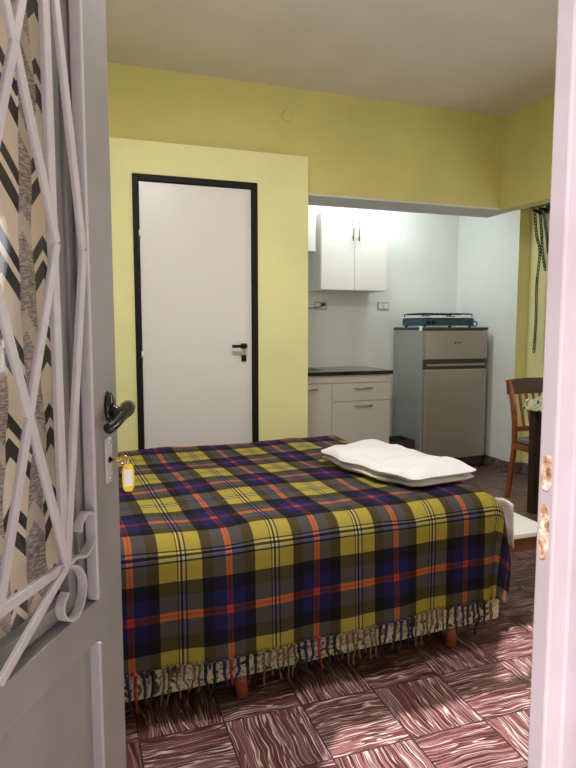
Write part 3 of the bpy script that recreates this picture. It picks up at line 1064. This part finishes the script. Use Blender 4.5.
def scrap(i, j):
    return Vector((2.985 - 0.0, 0, 0)) + Vector((-0.085 * 0 + 0.05 * i, 4.46 - 0.068 * j, 1.2555 - 0.022 * max(0, j - 0.75) * 4 + 0.003 * sin(i * 6)))
def scrap2(i, j):
    # hangs over the left edge of the fridge top
    t = j * 0.07
    ox = 0.0 if t < 0.03 else 0.006
    return Vector((2.775 - min(t, 0.026), 4.44 + 0.05 * i, 1.2525 - max(0, t - 0.026) * 0.9 + 0.001 * sin(i * 7)))
cl = MB().grid(6, 8, scrap2).build('paper_scrap', WTAG, None, smooth=True, solid=0.001)
tag(cl, 'small white scrap hanging over the left edge of the fridge top', 'paper')

# dark crate between cabinet and fridge
cr = empty('crate', (2.60, 4.62, 0), 'dark plastic crate on the floor between base cabinet and fridge', 'crate')
m = MB().box(-0.13, 0.13, -0.12, 0.12, 0.0, 0.012)
for z0, z1 in ((0.012, 0.06), (0.085, 0.15), (0.175, 0.27)):
    m.box(-0.13, 0.13, -0.12, -0.112, z0, z1).box(-0.13, 0.13, 0.112, 0.12, z0, z1).box(-0.13, -0.122, -0.112, 0.112, z0, z1).box(0.122, 0.13, -0.112, 0.112, z0, z1)
for a_ in (-0.126, 0.126):
    for b_ in (-0.116, 0.116):
        m.box(a_ - 0.006, a_ + 0.006, b_ - 0.006, b_ + 0.006, 0, 0.275)
m.build('basket', FDARK, cr)

# ------------------------------------------------------------------ dining corner
tb = empty('dining_table', (3.17, 2.89, 0), 'dark stained dining table at the right behind the door jamb', 'table')
box('tabletop', WOODD, tb, -0.345, 0.345, -0.42, 0.335, 0.710, 0.742, bevel=0.004)
for a_ in (-0.315, 0.315):
    for b_ in (-0.385, 0.300):
        m = MB().quadbox([(a_ - 0.024, b_ - 0.024, 0), (a_ + 0.024, b_ - 0.024, 0), (a_ + 0.024, b_ + 0.024, 0), (a_ - 0.024, b_ + 0.024, 0),
                          (a_ - 0.028, b_ - 0.028, 0.709), (a_ + 0.028, b_ - 0.028, 0.709), (a_ + 0.028, b_ + 0.028, 0.709), (a_ - 0.028, b_ + 0.028, 0.709)])
        m.build('leg', WOODD, tb, bevel=0.003)
m = MB().box(-0.285, 0.285, -0.400, -0.380, 0.63, 0.7095).box(-0.285, 0.285, 0.295, 0.315, 0.63, 0.7095).box(-0.325, -0.305, -0.355, 0.27, 0.63, 0.7095).box(0.305, 0.325, -0.355, 0.27, 0.63, 0.7095)
m.build('apron', WOODD, tb)

chh = empty('dining_chair', (3.150, 3.50, 0), 'reddish wooden dining chair with curved back posts behind the dark table', 'chair')
# local: x across, y=0 at the back posts, seat towards -y
for sx_ in (-0.20, 0.20):
    P = smooth_path([(sx_, 0.055, 0.0), (sx_, 0.030, 0.16), (sx_, 0.005, 0.34), (sx_, 0.0, 0.46), (sx_, 0.012, 0.62), (sx_ * 1.02, 0.045, 0.78), (sx_ * 1.06, 0.075, 0.868)], 5)
    MB().ribbon(P, 0.026, 0.036, (1, 0, 0)).build('back_post', WOODR, chh, bevel=0.004)
    m = MB().quadbox([(sx_ - 0.015, -0.375, 0), (sx_ + 0.015, -0.375, 0), (sx_ + 0.015, -0.345, 0), (sx_ - 0.015, -0.345, 0),
                      (sx_ - 0.018, -0.38, 0.42), (sx_ + 0.018, -0.38, 0.42), (sx_ + 0.018, -0.342, 0.42), (sx_ - 0.018, -0.342, 0.42)])
    m.build('front_leg', WOODR, chh, bevel=0.004)
m = MB()
nn_ = 14
k = 0
for i in range(nn_ + 1):
    t = -1 + 2 * i / nn_
    x_ = 0.222 * t
    y_ = 0.062 + 0.028 * (1 - t * t)
    m.v += [Vector((x_, y_ - 0.013, 0.762)), Vector((x_, y_ + 0.009, 0.762)), Vector((x_, y_ + 0.023, 0.866 + 0.01 * (1 - t * t))), Vector((x_, y_ + 0.001, 0.866 + 0.01 * (1 - t * t)))]
for i in range(nn_):
    for j in range(4):
        m.f.append((4 * i + j, 4 * i + (j + 1) % 4, 4 * (i + 1) + (j + 1) % 4, 4 * (i + 1) + j))
m.f += [(0, 1, 2, 3), (4 * nn_ + 3, 4 * nn_ + 2, 4 * nn_ + 1, 4 * nn_)]
m.build('top_rail', mat('dark_brown_wood', (0.085, 0.045, 0.035), 0.35, var=0.2, scale=14), chh, bevel=0.003)
m = MB().box(-0.184, 0.184, -0.012, 0.012, 0.500, 0.535).build('lower_rail', WOODR, chh, bevel=0.003)
for x_ in (-0.120, -0.060, 0.0, 0.060, 0.120):
    MB().quadbox([(x_ - 0.009, -0.006, 0.535), (x_ + 0.009, -0.006, 0.535), (x_ + 0.009, 0.006, 0.535), (x_ - 0.009, 0.006, 0.535),
                  (x_ - 0.009, 0.052, 0.765), (x_ + 0.009, 0.052, 0.765), (x_ + 0.009, 0.064, 0.765), (x_ - 0.009, 0.064, 0.765)]).build('slat', WOODR, chh, bevel=0.002)
m = MB().box(-0.185, 0.185, -0.012, 0.012, 0.375, 0.43).box(-0.182, 0.182, -0.372, -0.350, 0.375, 0.42).box(-0.212, -0.188, -0.345, -0.015, 0.375, 0.42).box(0.188, 0.212, -0.345, -0.015, 0.375, 0.42)
m.build('seat_frame', WOODR, chh, bevel=0.002)
box('seat', GREYUP, chh, -0.205, 0.205, -0.385, -0.022, 0.424, 0.462, bevel=0.014, seg=4)

# printed cloth bunched on the table's corner
def cloth(i, j):
    x_ = -0.16 + 0.34 * i
    y_ = -0.14 + 0.26 * j
    fold = 0.042 * (0.8 + 0.9 * mnoise.noise(Vector((x_ * 14, y_ * 14, 3.3)))) + 0.010 * mnoise.noise(Vector((x_ * 38, y_ * 38, 1)))
    e = max(abs(i * 2 - 1), 1 - j)
    fold *= 1 - e ** 4
    lx, ly = -0.160 + 0.080, 0.060                  # the table's edges, seen from the cloth
    dx, dy = max(0, lx - x_), max(0, y_ - ly)
    z_ = 0.005 + max(0.0, fold)
    px, py = max(x_, lx - 0.006), min(y_, ly + 0.006 + 0.01 * sin(i * 13) * (dy > 0))
    if dx > 0.006 or dy > 0.006:
        z_ -= 0.5 * max(dx, 0) + 0.9 * max(0, dy - 0.006)
        px = min(px, lx - 0.008 - 0.5 * dx) if dx > 0.006 else px
        py = max(py, ly + 0.008) if dy > 0.006 else py
    return Vector((px, py, z_ if (dx > 0.006 or dy > 0.006) else max(0.003, z_)))
m = MB().grid(26, 20, cloth)
m.v += []
gc = m.build('table_cloth', GCLOTH, None, smooth=True, solid=0.002)
gc.location = (2.902, 3.165, 0.7445)
tag(gc, 'crumpled green and white printed cloth on the dark table corner', 'cloth')

# rack with hanging chains on the alcove wall
rk = empty('wall_rack', (3.56, 3.96, 2.17), 'dark wooden rack fixed high on the yellow alcove wall', 'rack')
box('rail', WOODD, rk, -0.028, -0.002, -0.16, 0.055, -0.005, 0.022, bevel=0.003)
for b_ in (-0.12, -0.03, 0.03):
    MB().quadbox([(-0.10, b_ - 0.010, 0.0), (-0.002, b_ - 0.010, -0.020), (-0.002, b_ + 0.010, -0.020), (-0.10, b_ + 0.010, 0.0),
                  (-0.10, b_ - 0.010, 0.020), (-0.002, b_ - 0.010, 0.022), (-0.002, b_ + 0.010, 0.022), (-0.10, b_ + 0.010, 0.020)]).build('peg', WOODD, rk, bevel=0.002)
box('crossbar', WOODD, rk, -0.11, -0.088, -0.15, 0.06, 0.0205, 0.038, bevel=0.002)
IRON = mat('black_iron', (0.010, 0.008, 0.008), 0.5, metal=0.0)


def chain(P, label):
    m = MB()
    P = smooth_path(P, 24)
    acc, last, kk = 0.0, None, 0
    for i, p in enumerate(P):
        p = Vector(p)
        if last is None or (p - last).length >= 0.022:
            t = (Vector(P[min(i + 1, len(P) - 1)]) - Vector(P[max(i - 1, 0)])).normalized()
            sd = Vector((1, 0, 0)) if kk % 2 else Vector((0, 1, 0))
            m.torus(p, t, sd, 0.0165, 0.0042, 10, 5, 0.66)
            last = p
            kk += 1
    o = m.build('hanging_chain', IRON, None, smooth=True)
    tag(o, label, 'chain')


chain([(3.475, 3.980, 2.155), (3.478, 3.955, 1.98), (3.485, 3.920, 1.84), (3.49, 3.945, 1.60), (3.49, 3.940, 1.30), (3.49, 3.950, 1.04)], 'longer black chain hanging from the dark wall rack in the alcove')
chain([(3.50, 3.950, 2.155), (3.515, 3.940, 1.98), (3.537, 3.950, 1.86), (3.537, 3.910, 1.70)], 'shorter black chain crossing the longer one below the wall rack')
sp = MB().ribbon(smooth_path([(3.50, 3.915, 2.168), (3.505, 3.895, 2.06), (3.51, 3.875, 1.95), (3.52, 3.865, 1.83)], 6), 0.004, 0.026, (1, 0, 0)).build('strap', WOODD, None)
tag(sp, 'dark leather strap hanging from the wall rack beside the chains', 'strap')

# ceiling lamp above the bed (above the picture)
lm = empty('ceiling_lamp', (0.55, 1.75, CH), 'flat round white ceiling lamp above the bed', 'lamp')
MB().lathe([(0.20, -0.05), (0.21, -0.03), (0.21, 0.0)], 32).build('lamp_body', PLAST, lm)

kl = empty('tube_lamp', (2.30, 4.34, 2.56), 'slim white tube lamp under the kitchen ceiling behind the header', 'lamp')
box('lamp_body', PLAST, kl, -0.6, 0.6, -0.03, 0.03, -0.045, 0.0, bevel=0.004)
